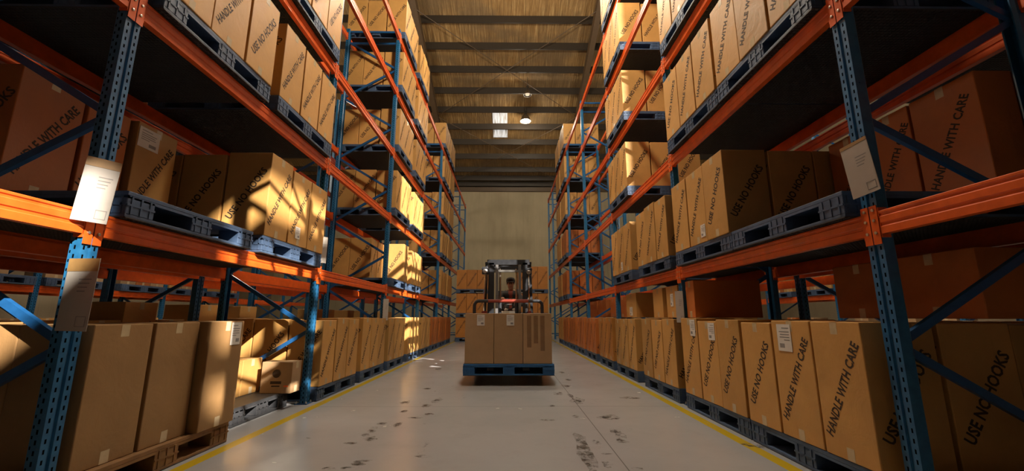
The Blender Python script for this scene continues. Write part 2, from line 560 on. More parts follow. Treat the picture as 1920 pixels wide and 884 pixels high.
TXT = {1: 'HANDLE WITH CARE', 2: 'USE NO HOOKS'}


def stencil(b, which, face, lx, ly, lz, mi, ang=62, length=.64, da=0., dz=0., tall=1.25):
    vs, fs = text_polys(TXT[which])
    length *= min(1, lz / .8)
    if which == 2:
        length *= .88
    c, s = cos(radians(ang)), sin(radians(ang))
    out = []
    for (u, v) in vs:
        v *= tall
        a = (u * c - v * s) * length + da
        h = (u * s + v * c) * length + lz / 2 + dz
        e = .0012
        out.append({'+x': (lx / 2 + e, a, h), '-x': (-lx / 2 - e, -a, h), '-y': (a, -ly / 2 - e, h), '+y': (-a, ly / 2 + e, h)}[face])
    b.add(out, fs, mi)


_C = {}


def carton_mesh(lx, ly, lz, aisle, ta, tc, mat):
    """carton, origin at the middle of its base; aisle is the face (+x or -x) that looks into the aisle"""
    key = (lx, ly, lz, aisle, ta, tc, mat)
    if key not in _C:
        b = MB()
        b.cbox(-lx / 2, lx / 2, -ly / 2, ly / 2, 0, lz, .006)
        # tape along the top and bottom flap seam, running down a hand's width
        w = .028
        e = .0008
        for z0, z1, zz in ((lz - .075, lz, lz), (0, .075, 0)):
            for s in (-1, 1):
                b.box(s * lx / 2 - e, s * lx / 2 + e, -w, w, max(z0, .004), min(z1, lz - .004), 2)
        b.box(-lx / 2, lx / 2, -w, w, lz - e, lz + e, 2)
        if ta:
            stencil(b, ta, aisle, lx, ly, lz, 1)
        if tc:
            stencil(b, tc, '-y', lx, ly, lz, 1, ang=58)
        _C[key] = b.mesh('carton', [M[mat], M['ink'], M['tape']])
    return _C[key]


def label_mesh(w, h, d, face):
    key = ('label', w, h, face)
    if key not in _C:
        b = MB()
        def rect(a0, a1, h0, h1, e, mi):
            if face in ('+x', '-x'):
                s = 1 if face == '+x' else -1
                b.box(*sorted((0, s * e)), a0, a1, h0, h1, mi)
            else:
                b.box(a0, a1, -e, 0, h0, h1, mi)
        rect(-w / 2, w / 2, -h / 2, h / 2, .002, 0)
        for k, (ww, hh) in enumerate(((.5, .34), (.72, .2), (.66, .1), (.7, 0), (.4, -.1))):
            rect(-w * .38, -w * .38 + w * ww, h * hh, h * (hh + .035), .0028, 1)
        rect(w * .02, w * .36, -h * .38, -h * .22, .0028, 1)
        _C[key] = b.mesh('paper_label', [M['paper'], M['print']])
    return _C[key]


def stick_label(o, dims, face, a, z, w=.13, h=.18):
    """paper label on a carton face, a = sideways offset, z = height of its middle"""
    lx, ly, lz = dims
    loc = {'+x': (lx / 2 + .002, a, z), '-x': (-lx / 2 - .002, a, z), '-y': (a, -ly / 2 - .002, z)}[face]
    l = link('paper_label', label_mesh(w, h, 0, face), o, loc)
    l['label'] = 'white paper label'
    return l


CART = []            # every carton: (id, object)
ORD = ['first', 'second', 'third', 'fourth', 'fifth', 'sixth', 'seventh', 'eighth', 'ninth', 'tenth', 'eleventh', 'twelfth']
MASSV = {}


def carton(cid, loc, dims, aisle, ta, tc, mat, label, group, rz=0., tilt=(0, 0), sz=1.):
    SERIAL[0] += 1
    serial = SERIAL[0]
    if serial in DROP:
        return None
    me = carton_mesh(*dims, aisle, ta, tc, mat)
    if serial in MASS:
        MASSV.setdefault(mat, []).append((me, Matrix.Translation(loc) @ Matrix.Rotation(rz, 4, 'Z') @ Matrix.Diagonal((1, 1, sz, 1))))
        return None
    o = link('carton', me, None, loc)
    o.rotation_euler = (tilt[0], tilt[1], rz)
    o.scale = (1, 1, sz)
    o['serial'] = serial
    o['cid'] = cid
    tag(o, label, 'box', group)
    CART.append((cid, o))
    return o


# ------------------------------------------------------------------ pallets
PX, PY, PH = 1.28, 1.25, .165
_P = {}


def pallet_mesh(px, py, mat, ribs=True):
    key = (px, py, mat)
    if key in _P:
        return _P[key]
    b = MB()
    x, y = px / 2, py / 2
    h = PH
    b.cbox(-x, x, -y, y, h - .028, h, .004)                       # deck
    b.cbox(-x, x, -y, y, h - .052, h - .0285, .003) if False else None
    for s in (-1, 1):                                             # deck rim
        b.box(s * x - .012 * (s > 0), s * x + .012 * (s < 0), -y, y, h - .045, h - .028)
        b.box(-x, x, s * y - .012 * (s > 0), s * y + .012 * (s < 0), h - .045, h - .028)
    bw, bl = .17, .2
    for i in (-1, 0, 1):
        for j in (-1, 0, 1):
            cx, cy = i * (x - bw / 2), j * (y - bl / 2)
            b.cbox(cx - bw / 2, cx + bw / 2, cy - bl / 2, cy + bl / 2, .024, h - .028, .005)
            # moulded rib frame on the outer block faces
            for s in (-1, 1):
                if i == s:
                    for q in (-1, 0, 1):
                        b.box(*sorted((s * x, s * (x + .005))), cy + q * bl * .33 - .006, cy + q * bl * .33 + .006, .026, h - .03)
                    b.box(*sorted((s * x, s * (x + .005))), cy - bl / 2, cy + bl / 2, .075, .087)
                if j == s:
                    for q in (-1, 0, 1):
                        b.box(cx + q * bw * .33 - .006, cx + q * bw * .33 + .006, *sorted((s * y, s * (y + .005))), .026, h - .03)
                    b.box(cx - bw / 2, cx + bw / 2, *sorted((s * y, s * (y + .005))), .075, .087)
    b.cbox(-x, x, -y, y, .006, .024, .003, 0)                        # bottom sheet with a fine grid of ribs below it
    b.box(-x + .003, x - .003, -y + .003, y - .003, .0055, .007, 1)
    n = 44
    for k in range(n + 1):
        xx = -x + .004 + (px - .008) * k / n
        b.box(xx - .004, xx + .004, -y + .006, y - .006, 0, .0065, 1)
        yy = -y + .004 + (py - .008) * k / n
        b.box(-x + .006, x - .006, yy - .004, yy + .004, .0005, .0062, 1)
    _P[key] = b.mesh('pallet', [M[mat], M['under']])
    return _P[key]


PALS = []


def pallet(pid, loc, label, group, mat='pallet', px=PX, py=PY, rz=0):
    SERIAL[0] += 1
    serial = SERIAL[0]
    if serial in DROP:
        return None
    o = link('pallet', pallet_mesh(px, py, mat), None, loc, rz)
    o['serial'] = serial
    o['cid'] = pid
    tag(o, label, 'pallet', group)
    PALS.append((pid, o))
    return o


# ------------------------------------------------------------------ racking
LV = [0, 1.58, 3.0, 4.36, 5.72, 7.0]
FH = 7.12
PD, PW = .075, .10                                    # upright depth and width
BAYS = ['nearest', 'nearest', 'second', 'third', 'fourth', 'fifth', 'sixth', 'seventh', 'eighth']
_R = {}


def rack_meshes(s):
    """s = +1: rack body lies towards +x of its aisle face, -1: towards -x"""
    if s in _R:
        return _R[s]
    r = {}
    prof = [(0, -.05), (0, -.012), (.010, -.008), (.010, .008), (0, .012), (0, .05), (.06, .05), (PD, .036), (PD, .028), (.058, .036), (.006, .042), (.006, .02),
            (.016, .014), (.016, -.014), (.006, -.02), (.006, -.042), (.058, -.036), (PD, -.028), (PD, -.036), (.06, -.05)]
    r['post'] = MB().prism([(s * a, c) for a, c in prof], 'z', .008, FH).mesh('post', M['post' if s < 0 else 'post_plain'])
    r['post_rear'] = MB().prism([(-s * a, c) for a, c in prof], 'z', .008, FH).mesh('post', M['post' if s < 0 else 'post_plain'])
    b = MB()
    b.box(*sorted((s * -.03, s * .12)), -.07, .07, 0, .008)
    for y in (-.055, .055):
        b.lathe([(.012, .008), (.012, .022), (.006, .024), (.006, .034)], (s * -.012, y, 0), n=8, mi=1)
        b.lathe([(.012, .008), (.012, .022), (.006, .024), (.006, .034)], (s * .1, y, 0), n=8, mi=1)
    r['base_plate'] = b.mesh('base_plate', [M['blue'], M['zinc']])
    _R[s] = r
    return r


def brace_mesh(p, q):
    """cold-formed C brace lying in the frame plane"""
    p, q = Vector(p), Vector(q)
    d = (q - p).normalized()
    u = Vector((0, 1, 0)); w = d.cross(u)
    prof = [(-.012, -.022), (.016, -.022), (.016, -.018), (-.008, -.018), (-.008, .018), (.016, .018), (.016, .022), (-.012, .022)]
    n = len(prof)
    vs = [e + u * a + w * c for e in (p, q) for a, c in prof]
    fs = [(i, (i + 1) % n, n + (i + 1) % n, n + i) for i in range(n)] + [tuple(range(n))[::-1], tuple(range(n, 2 * n))]
    return MB().add(vs, fs).mesh('brace', M['blue'])


def beam_profile(s):
    """stepped box beam, outer face at 0, top at 0"""
    p = [(0, -.130), (0, -.092), (.006, -.086), (.006, -.074), (0, -.068), (0, -.036), (.006, -.030), (.006, -.020), (0, -.014), (0, -.004), (.004, 0), (.03, 0), (.03, -.028), (.05, -.028), (.05, -.126), (.046, -.130)]
    return [(s * a, c) for a, c in p]


def beam_mesh(L, s):
    key = ('beam', round(L, 3), s)
    if key not in _R:
        b = MB().prism(beam_profile(s), 'y', .05, L - .05)
        _R[key] = b.mesh('beam', M['orange'])
        for e, nm in ((0, 'a'), (L, 'b')):
            q = MB()
            d = 1 if nm == 'a' else -1
            q.box(*sorted((s * -.004, s * .0)), *sorted((e + d * .004, e + d * .052)), -.185, .035)
            q.box(*sorted((s * 0, s * .05)), *sorted((e + d * .053, e + d * .059)), -.15, .02)
            for z in (-.12, -.05, .01):
                q.lathe([(.009, 0), (.009, -.005), (.004, -.006)], (0, 0, 0), axis='x', n=8, mi=1)
                k = 3 * 8
                q.v[-k:] = [(s * (-.004 + vx), vy + e + d * .028, vz + z) if s > 0 else (-(-.004 + vx), vy + e + d * .028, vz + z) for vx, vy, vz in q.v[-k:]]
            _R[key + (nm,)] = q.mesh('end_plate', [M['orange'], M['zinc']])
    return _R[key], _R[key + ('a',)], _R[key + ('b',)]


def build_rack(label, xa, s, frames, beams, simple=False, depth=1.15, skip=()):
    """beams: {bay: [levels]}; xa: aisle face; s: side the body lies on"""
    root = tag(empty('pallet_rack', (xa, 0, 0)), label, 'rack')
    r = rack_meshes(s)
    zs = [.17]
    while zs[-1] + .66 < FH - .25:
        zs.append(zs[-1] + .665)
    key = ('braces', s, depth)
    if key not in _R:
        L = []
        xf, xr = s * .05, s * (depth - .05)
        for z in (.17, FH - .33, FH - .05):
            L.append(brace_mesh((xf, 0, z), (xr, 0, z)))
        for k in range(len(zs) - 1):
            a, c = (xr, xf) if k % 2 == 0 else (xf, xr)
            L.append(brace_mesh((a, 0, zs[k] + .03), (c, 0, zs[k + 1] - .0)))
        _R[key] = L
        b = MB()
        for me in L:
            b.add([v.co for v in me.vertices], [tuple(p.vertices) for p in me.polygons])
        _R[key + ('all',)] = b.mesh('bracing', M['blue'])
    for i, y in enumerate(frames):
        if i in skip:
            continue
        f = empty('upright_frame', (0, y, 0), root)
        link('post', r['post'], f)
        link('post', r['post_rear'], f, (s * depth, 0, 0))
        if simple:
            link('bracing', _R[key + ('all',)], f)
        else:
            for me in _R[key]:
                link('brace', me, f)
            link('base_plate', r['base_plate'], f)
            link('base_plate', r['base_plate'], f, (s * (depth - .09), 0, 0))
    for k, levels in beams.items():
        y0, y1 = frames[k], frames[k + 1]
        for lv in levels:
            for xx, sg in ((-.006, s), (depth + .006, -s)):
                bm, pa, pb = beam_mesh(y1 - y0, sg)
                o = link('beam', bm, root, (s * xx, y0, LV[lv]))
                if not simple:
                    link('end_plate', pa, o); link('end_plate', pb, o)
    return root


FL = [-.6, 2.33, 5.18, 8.08, 11.1, 14.1, 17.0, 19.8, 22.4]
FR = [-.6, 2.30, 5.03, 8.07, 11.1, 14.1, 17.0, 19.2, 21.2]
XL, XR = -2.35, 2.07
ALL = [1, 2, 3, 4, 5]
build_rack('blue and orange pallet rack along the left side of the aisle', XL, -1, FL, {k: ALL for k in range(8)})
build_rack('blue and orange pallet rack along the right side of the aisle', XR, 1, FR, {k: ALL for k in range(8)})
XLR, XRR = -3.78 - 1.15, 3.50 + 1.15
build_rack('rack standing back to back behind the left aisle rack', XLR, 1, FL[:7], {k: [1, 2, 3] for k in range(6)}, True)
build_rack('rack standing back to back behind the right aisle rack', XRR, -1, FR[:7], {k: [1, 2] for k in range(6)}, True)
XLF, XRF = -9.0, 8.7
build_rack('far rack across the next aisle, glimpsed through the left rack', XLF, -1, FL[:8], {k: [1, 2, 3] for k in range(7)}, True)
build_rack('far rack across the next aisle, glimpsed through the right rack', XRF, 1, FR[:8], {k: [1, 2] for k in range(7)}, True)

SHELF = ['floor level', 'lowest shelf', 'second shelf', 'third shelf', 'fourth shelf', 'top shelf']
ROWN = {0: 'aisle-side row', 1: 'middle row', 2: 'rear row'}
HALF = {'N': 'near pallet', 'F': 'far pallet'}


def slot(side, bay, half, lv):
    """pallet centre for a rack slot"""
    fr = FL if side == 'L' else FR
    y = fr[bay] + .105 + PY / 2 if half == 'N' else fr[bay + 1] - .105 - PY / 2
    x = (-2.285 - PX / 2) if side == 'L' else (2.005 + PX / 2)
    return x, y, LV[lv] + (.001 if lv else 0)


BX, BY, BZ = .415, .398, .80
SIDEN = {'L': "left rack", 'R': "right rack"}


def where(side, bay, half, lv):
    return f"{HALF[half]} of {SHELF[lv]}, {SIDEN[side]}'s {BAYS[bay]} bay"


def load(side, bay, half, lv, cells=None, mat='carton', pal='pallet', texts=True, dy=0., xo=0., bare=False, labels={}, push={}):
    """a pallet with cartons: cells = set of (row from the aisle 0..2, place from the near end 0..2)"""
    x, y, z = slot(side, bay, half, lv)
    y += dy
    pid = f'P{side}{bay}{half}{lv}'
    word = {'pallet': 'blue-grey plastic pallet', 'palletblack': 'charcoal plastic pallet', 'plank': 'tan pallet', 'palletblue': 'blue plastic pallet'}[pal]
    pallet(pid, (x, y, z), f"{word}, {where(side, bay, half, lv)}", 'pallets in the racks', pal, rz=rnd.uniform(-.008, .008))
    if bare:
        return
    if cells is None:
        cells = [(0, 0), (0, 1), (0, 2), (1, 0), (2, 0)]
    sg = -1 if side == 'L' else 1
    aisle = '+x' if side == 'L' else '-x'
    lean = rnd.uniform(-.01, .01)
    for (r, c) in sorted(cells):
        px, py = PX / 3, PY / 3
        cx = x + sg * (r - 1) * px + rnd.uniform(-.004, .004) - sg * (.012 if r == 0 else 0) + xo + push.get((r, c), 0)
        cy = y + (c - 1) * py + rnd.uniform(-.002, .002)
        ta = (1 if rnd.random() < .8 else 2) if texts else 0
        tc = 2 if rnd.random() < .6 else 1
        if side == 'R' and lv == 0 and bay <= 1:
            ta = {('N', 2): 2, ('N', 1): 1, ('N', 0): 1, ('F', 0): 2, ('F', 1): 2, ('F', 2): 1}[(half, c)]
            tc = 2
        if lv == 1:
            tc = 2
        if not texts:
            tc = 0
        cm = mat
        kind = {'carton': 'brown', 'redcarton': 'reddish', 'palecarton': 'plain tan', 'tancarton': 'plain tan', 'ambercarton': 'amber'}[cm]
        lab = f"{kind} carton, {ORD[c]} in {ROWN[r]}, {HALF[half]}, {SHELF[lv]}, {SIDEN[side]}'s {BAYS[bay]} bay"
        o = carton(f'C{side}{bay}{half}{lv}{r}{c}', (cx, cy, z + PH + .001), (BX, BY, BZ), aisle, ta, tc if c == min(q for p, q in cells if p == r) else 0, cm, lab,
                   'cartons on the rack pallets', rz=rnd.uniform(-.008, .008) + lean * .3, sz=rnd.uniform(.975, 1.02))
        for (fr, fc, face, a, zz, w, h) in labels.get('L', []):
            if o and (fr, fc) == (r, c):
                stick_label(o, (BX, BY, BZ), face, a, zz, w, h)


FULL = None
FRONT = [(0, 0), (0, 1), (0, 2)]
# ---- left rack
load('L', 1, 'N', 0, [(0, 0), (0, 1), (0, 2), (1, 0), (2, 0)], 'tancarton', 'plank', texts=False, dy=-.02, xo=-.03, push={(0, 2): .055, (0, 0): -.02, (0, 1): -.02},
     labels={'L': [(0, 2, '+x', .10, .70, .12, .18)]})
load('L', 1, 'N', 1, [], bare=False)
load('L', 1, 'F', 1, labels={'L': [(0, 1, '+x', -.02, .14, .10, .13)]})
load('L', 1, 'N', 2, [(0, 0), (0, 1), (0, 2), (1, 0)])
load('L', 1, 'F', 2)
load('L', 1, 'F', 3)
load('L', 2, 'N', 0)
load('L', 2, 'F', 0, FRONT)
for lv in range(0, 6):
    if lv == 1:
        load('L', 3, 'N', 1, [(1, 0), (2, 0), (0, 2), (1, 1)])
    else:
        load('L', 3, 'N', lv)
    load('L', 3, 'F', lv, FRONT)
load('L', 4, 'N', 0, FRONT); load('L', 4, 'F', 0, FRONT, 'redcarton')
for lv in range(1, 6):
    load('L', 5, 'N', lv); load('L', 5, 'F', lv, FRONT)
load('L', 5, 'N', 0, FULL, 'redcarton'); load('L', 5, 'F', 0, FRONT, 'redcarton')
# ---- right rack
load('R', 1, 'N', 0, labels={'L': [(0, 1, '-x', .06, .68, .15, .19)]})
load('R', 1, 'F', 0, [(0, 0), (0, 1), (0, 2), (1, 0)], labels={'L': [(0, 1, '-x', -.1, .70, .13, .17), (0, 2, '-x', -.1, .70, .12, .17)]})
load('R', 1, 'N', 1, [])
load('R', 1, 'F', 1, labels={'L': [(0, 1, '-x', -.12, .12, .10, .13)]})
load('R', 1, 'N', 2, FRONT)
load('R', 1, 'F', 2, FRONT + [(1, 0)])
load('R', 1, 'F', 3, FRONT)
load('R', 2, 'N', 0, FRONT); load('R', 2, 'F', 0, FRONT)
load('R', 2, 'N', 1, FRONT); load('R', 2, 'F', 1, FRONT + [(1, 0)], labels={'L': [(0, 1, '-x', -.05, .12, .09, .14)]})
for lv in (2, 3, 4, 5):
    load('R', 2, 'F', lv)
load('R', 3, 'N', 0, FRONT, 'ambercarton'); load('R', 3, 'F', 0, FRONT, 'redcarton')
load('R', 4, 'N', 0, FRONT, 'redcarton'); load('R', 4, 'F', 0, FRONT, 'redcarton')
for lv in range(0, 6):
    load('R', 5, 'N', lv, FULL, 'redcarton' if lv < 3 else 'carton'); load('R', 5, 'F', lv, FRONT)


# ---- loose cartons that are not part of a full pallet load
def loose(cid, x0, x1, y0, y1, z, h, aisle, ta, tc, mat, label, group='loose cartons in the racks', rz=0, lab=None):
    d = (round(x1 - x0, 3), round(y1 - y0, 3), round(h, 3))
    o = carton(cid, ((x0 + x1) / 2, (y0 + y1) / 2, z + .001), d, aisle, ta, tc, mat, label, group, rz=rz)
    if o and lab:
        stick_label(o, d, *lab)
    return o


Z1 = LV[1] + .001 + PH
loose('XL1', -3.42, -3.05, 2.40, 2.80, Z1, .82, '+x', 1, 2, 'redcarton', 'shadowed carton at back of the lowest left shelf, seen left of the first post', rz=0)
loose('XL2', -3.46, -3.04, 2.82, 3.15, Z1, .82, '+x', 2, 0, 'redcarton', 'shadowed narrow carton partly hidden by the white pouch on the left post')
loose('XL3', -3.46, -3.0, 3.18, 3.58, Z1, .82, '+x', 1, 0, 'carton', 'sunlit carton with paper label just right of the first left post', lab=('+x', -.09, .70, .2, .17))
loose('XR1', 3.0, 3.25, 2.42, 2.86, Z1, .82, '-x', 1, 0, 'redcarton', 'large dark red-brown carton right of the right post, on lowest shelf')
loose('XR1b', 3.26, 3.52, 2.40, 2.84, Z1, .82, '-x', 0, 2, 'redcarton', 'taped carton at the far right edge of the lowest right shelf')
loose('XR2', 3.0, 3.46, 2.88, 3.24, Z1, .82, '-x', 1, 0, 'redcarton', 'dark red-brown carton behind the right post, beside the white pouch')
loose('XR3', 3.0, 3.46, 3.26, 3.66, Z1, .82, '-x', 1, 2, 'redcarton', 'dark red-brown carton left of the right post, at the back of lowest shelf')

# dark pallet with small cartons, left floor
pallet('PXL', (-3.06, 4.56, 0), 'nearly empty charcoal pallet on the floor before the second left post', 'pallets in the racks', 'palletblack', 1.08, .98)
loose('XL4', -3.16, -2.84, 4.30, 4.66, PH, .36, '+x', 0, 0, 'carton', 'small half-lit carton on the charcoal pallet, nearer of the two')
loose('XL5', -3.16, -2.84, 4.68, 5.03, PH, .37, '+x', 0, 0, 'carton', 'small half-lit carton on the charcoal pallet, farther of the two')
o = loose('XL6', -2.74, -2.40, 4.86, 5.07, PH, .335, '+x', 0, 0, 'palecarton', 'small greyish printed carton beside the foot of the second left post')
if o:
    b = MB()
    b.lathe([(.045, 0), (.045, -.0015)], (0, -.107, .21), axis='y', n=14)
    b.box(-.06, .06, -.1075, -.1055, .10, .13); b.box(-.045, .045, -.1075, -.1055, .07, .085)
    b.box(.09, .14, -.1075, -.1055, .07, .085, 1)
    q = b.build('printed_mark', [M['ink'], M['orange']], o); q['label'] = 'faded round mark and lines'
loose('XL7', -3.59, -3.19, 4.36, 4.75, PH, .78, '+x', 1, 2, 'carton', 'tall carton behind the small ones, nearer of two at the back')
loose('XL8', -3.59, -3.19, 4.77, 5.04, PH, .78, '+x', 1, 0, 'carton', 'tall carton behind the small ones, beside the rear post')

# right floor, second tier of cartons lying on the first
ZT = PH + .82
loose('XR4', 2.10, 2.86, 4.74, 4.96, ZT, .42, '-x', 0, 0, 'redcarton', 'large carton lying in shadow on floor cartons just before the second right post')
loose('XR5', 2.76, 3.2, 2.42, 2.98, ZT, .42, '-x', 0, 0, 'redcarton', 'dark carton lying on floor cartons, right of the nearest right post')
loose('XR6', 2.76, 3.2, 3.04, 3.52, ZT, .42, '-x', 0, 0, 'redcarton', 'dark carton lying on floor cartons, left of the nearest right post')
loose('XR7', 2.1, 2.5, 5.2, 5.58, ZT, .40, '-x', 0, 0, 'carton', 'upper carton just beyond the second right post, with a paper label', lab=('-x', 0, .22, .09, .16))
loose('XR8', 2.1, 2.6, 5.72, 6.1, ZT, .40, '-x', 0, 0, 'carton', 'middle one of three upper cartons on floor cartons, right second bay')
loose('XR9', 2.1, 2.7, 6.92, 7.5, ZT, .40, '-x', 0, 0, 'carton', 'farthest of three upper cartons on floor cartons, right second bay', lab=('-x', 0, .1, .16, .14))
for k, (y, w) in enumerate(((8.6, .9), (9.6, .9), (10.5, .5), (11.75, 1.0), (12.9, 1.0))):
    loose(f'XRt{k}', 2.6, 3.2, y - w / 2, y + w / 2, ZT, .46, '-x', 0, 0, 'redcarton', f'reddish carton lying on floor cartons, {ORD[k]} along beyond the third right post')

# ---- rear and far racks: what shows through the gaps
def rear(cid, x, y, z, sz, aisle, ta, mat, label):
    loose(cid, x - sz[0] / 2, x + sz[0] / 2, y - sz[1] / 2, y + sz[1] / 2, z, sz[2], aisle, ta, 0, mat, label, 'cartons in the racks behind')


k = 0
for side, xr, fr in (('L', -4.0, FL), ('R', 3.72, FR)):
    sn = 'left' if side == 'L' else 'right'
    for bay in (1, 2, 3, 4):
        for half in 'NF':
            y = fr[bay] + .09 + PY / 2 if half == 'N' else fr[bay + 1] - .08 - PY / 2
            if side == 'R' and (bay, half) in ((1, 'F'), (2, 'N')):
                continue
            sg = -1 if side == 'L' else 1
            pallet(f'Pr{side}{bay}{half}', (xr + sg * .45, y, 0), f"{'near' if half == 'N' else 'far'} pallet on the floor behind the {sn} rack's {BAYS[bay]} bay", 'pallets behind the racks', 'pallet')
            for c in range(3):
                h = .80 if rnd.random() < .75 else .98
                rear(f'r{side}{bay}{half}{c}', xr + sg * .05, y + (c - 1) * .415, PH, (.415, .398, h), '+x' if side == 'L' else '-x', 1, 'carton',
                     f"carton on floor behind {sn} rack's {BAYS[bay]} bay, {ORD[c]} on the {HALF[half]}")
for side, xr, fr in (('L', -4.0, FL), ('R', 3.72, FR)):
    sg = -1 if side == 'L' else 1
    sn = 'left' if side == 'L' else 'right'
    for half in 'NF':
        for lv in (1, 2):
            if (side, half, lv) == ('R', 'F', 2):
                continue
            y = fr[1] + .09 + PY / 2 if half == 'N' else fr[2] - .08 - PY / 2
            pallet(f'Pu{side}{half}{lv}', (xr + sg * .45, y, LV[lv] + .001), f"{HALF[half]}, {SHELF[lv]} of the rack behind the {sn} rack's nearest bay", 'pallets behind the racks', 'pallet')
            for c in range(3):
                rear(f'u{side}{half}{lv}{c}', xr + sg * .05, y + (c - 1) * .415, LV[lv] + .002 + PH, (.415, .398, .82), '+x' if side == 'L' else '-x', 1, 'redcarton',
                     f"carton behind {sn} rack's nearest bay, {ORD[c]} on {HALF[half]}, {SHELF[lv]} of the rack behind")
for side, xf, fr in (('L', XLF, FL), ('R', XRF, FR)):
    sn = 'left' if side == 'L' else 'right'
    sg = -1 if side == 'L' else 1
    for bay in (1, 2, 3, 4):
        for half in 'NF':
            for lv in (0, 1):
                y = fr[bay] + .09 + PY / 2 if half == 'N' else fr[bay + 1] - .08 - PY / 2
                pallet(f'Pf{side}{bay}{half}{lv}', (xf + sg * (PX / 2 - .06), y, LV[lv] + .001), f"{HALF[half]} on {SHELF[lv]} of the far rack beyond the {sn} rack, {BAYS[bay]} bay", 'pallets in the far racks')
                for c in range(3):
                    if rnd.random() < .25:
                        continue
                    rear(f'f{side}{bay}{half}{lv}{c}', xf + sg * .2, y + (c - 1) * .415, LV[lv] + .002 + PH, (.415, .398, rnd.choice((.55, .8, .8))), '+x' if side == 'L' else '-x', 1,
                         rnd.choice(('carton', 'redcarton', 'palecarton')), f"far carton beyond {sn} rack's {BAYS[bay]} bay, {ORD[c]} on {HALF[half]}, {SHELF[lv]}")

# ---- stacks of loaded pallets standing across the aisle end
for nm, x0, word, ztop in (('a', -2.14, 'left', 0), ('b', .36, 'right', .14)):
    z = 0
    for t in range(3):
        if t == 2:
            z += ztop
        pallet(f'PS{nm}{t}', (x0 + PX / 2, 17.9, z if t < 2 or not ztop else z - ztop + .0), f"{['bottom', 'middle', 'top'][t]} pallet of the {word} stack at the aisle end", 'pallets stacked at the aisle end', 'pallet')
        if t == 2:
            z -= ztop
        for c in range(3):
            h = .80 + (ztop if t == 2 else 0)
            carton(f'S{nm}{t}{c}', (x0 + PX / 6 + c * PX / 3, 17.5, z + PH + .002), (.415, .398, h), '+x', 0, 1, 'ambercarton',
                   f"carton {ORD[c]} from left, {['bottom', 'middle', 'top'][t]} pallet of the {word} stack at the aisle end", 'cartons stacked at the aisle end')
            carton(f'S{nm}{t}{c}r', (x0 + PX / 6 + c * PX / 3, 18.3, z + PH + .002), (.415, .398, h), '+x', 0, 0, 'ambercarton',
                   f"rear carton {ORD[c]} from left, {['bottom', 'middle', 'top'][t]} pallet, {word} stack at the aisle end", 'cartons stacked at the aisle end')
        z += PH + .80 + .004


# ------------------------------------------------------------------ document pouches
def pouch(loc, w, h, rz, label, head=.17, tilt=0):
    t = tag(empty('document_pouch', loc), label, 'sign', 'document pouches hung on the posts')
    t.rotation_euler = (0, tilt, rz)
    q = MB().cbox(-w / 2, w / 2, -.004, .0, -h, 0, .0015).build('sleeve', M['sleeve'], t)
    q = MB().box(-w / 2, w / 2, -.0055, -.004, -h * head, 0).build('header_strip', M['card'], t); q['label'] = 'brown strip along the top'
    b = MB()
    b.box(-w * .46, w * .46, -.0042, -.0039, -h * .97, -h * (head + .03), 1)
    bx0, bx1, bz0, bz1 = w * .1, w * .42, -h * .94, -h * .80
    e = .003
    for a in ((bx0, bx1, bz0, bz0 + e), (bx0, bx1, bz1 - e, bz1), (bx0, bx0 + e, bz0, bz1), (bx1 - e, bx1, bz0, bz1)):
        b.box(a[0], a[1], -.0052, -.0035, a[2], a[3])
    for k in range(4):
        b.box(-w * .05, w * (.36 - .05 * k), -.0046, -.0035, -h * (.30 + .055 * k), -h * (.285 + .055 * k))
    b.build('printed_form', [M['print'], M['sleeve']], t)
    return t


pouch((-2.283, 2.2575, 1.872), .145, .365, radians(49), 'white document pouch on the near left post, upper of two', .14, radians(3))
pouch((-2.262, 2.236, 1.305), .20, .38, radians(-10), 'white document pouch on the near left post, lower of two', .18, radians(1))
pouch((2.035, 2.30, 2.01), .165, .33, radians(-82), 'white document pouch tilted on the near right post', .06, radians(-6))
pouch((-2.318, 5.165, 1.985), .12, .33, radians(62), 'white pouch on the second left post, at the lowest beam', 0.001)
pouch((-2.318, 8.02, 1.33), .12, .40, radians(50), 'white pouch on the third left post, below the lowest beam', 0.001)
pouch((2.035, 5.0, 1.30), .11, .37, radians(-60), 'white pouch on the second right post, below the lowest beam', 0.001)

# ------------------------------------------------------------------ forklift, its load and driver
M['liftdark'] = plain('dark_mast_steel', (.03, .033, .04), .4, .5)
M['liftred'] = plain('red_lift_paint', (.16, .02, .012), .4)
M['liftbody'] = plain('grey_lift_body', (.10, .10, .105), .45)
M['cream'] = plain('cream_plastic', (.62, .52, .40), .45)
M['white'] = plain('white_plastic', (.75, .72, .68), .4)
M['seat'] = plain('black_vinyl', (.012, .012, .013), .5)
M['chrome'] = plain('polished_rod', (.65, .62, .55), .2, 1.0)

PZ = .145
pallet('PF', (.008, 6.4 + .62, PZ), 'blue plastic pallet lifted on the forks of the forklift', 'pallets on the move', 'palletblue', 1.345, 1.24)
for c in range(3):
    for r in range(3):
        if r == 1 and c == 1:
            continue
        lab = f"{'plain' } tan carton {ORD[c]} from left in the {['front', 'middle', 'back'][r]} row of the forklift's load"
        d = (.43, .40, .735)
        o = carton(f'K{c}{r}', (-.432 + c * .4345, 6.62 + r * .412, PZ + PH + .001), d, '+x', 0, 0, 'palecarton', lab, "cartons on the forklift's pallet", rz=rnd.uniform(-.006, .006))
        if r == 0 and o and c < 2:
            stick_label(o, d, '-y', .02 if c == 0 else .03, .635, .115, .16)
        if r == 0 and o and c == 2:
            b = MB()
            for k, (x, h) in enumerate(((-.12, .5), (-.02, .44), (.08, .55))):
                b.box(x - .035, x + .03, -.2018, -.2008, .735 - h, .70)
            q = b.build('stretch_film', M['film'], o); q['label'] = 'glossy dark strips of stretch film'

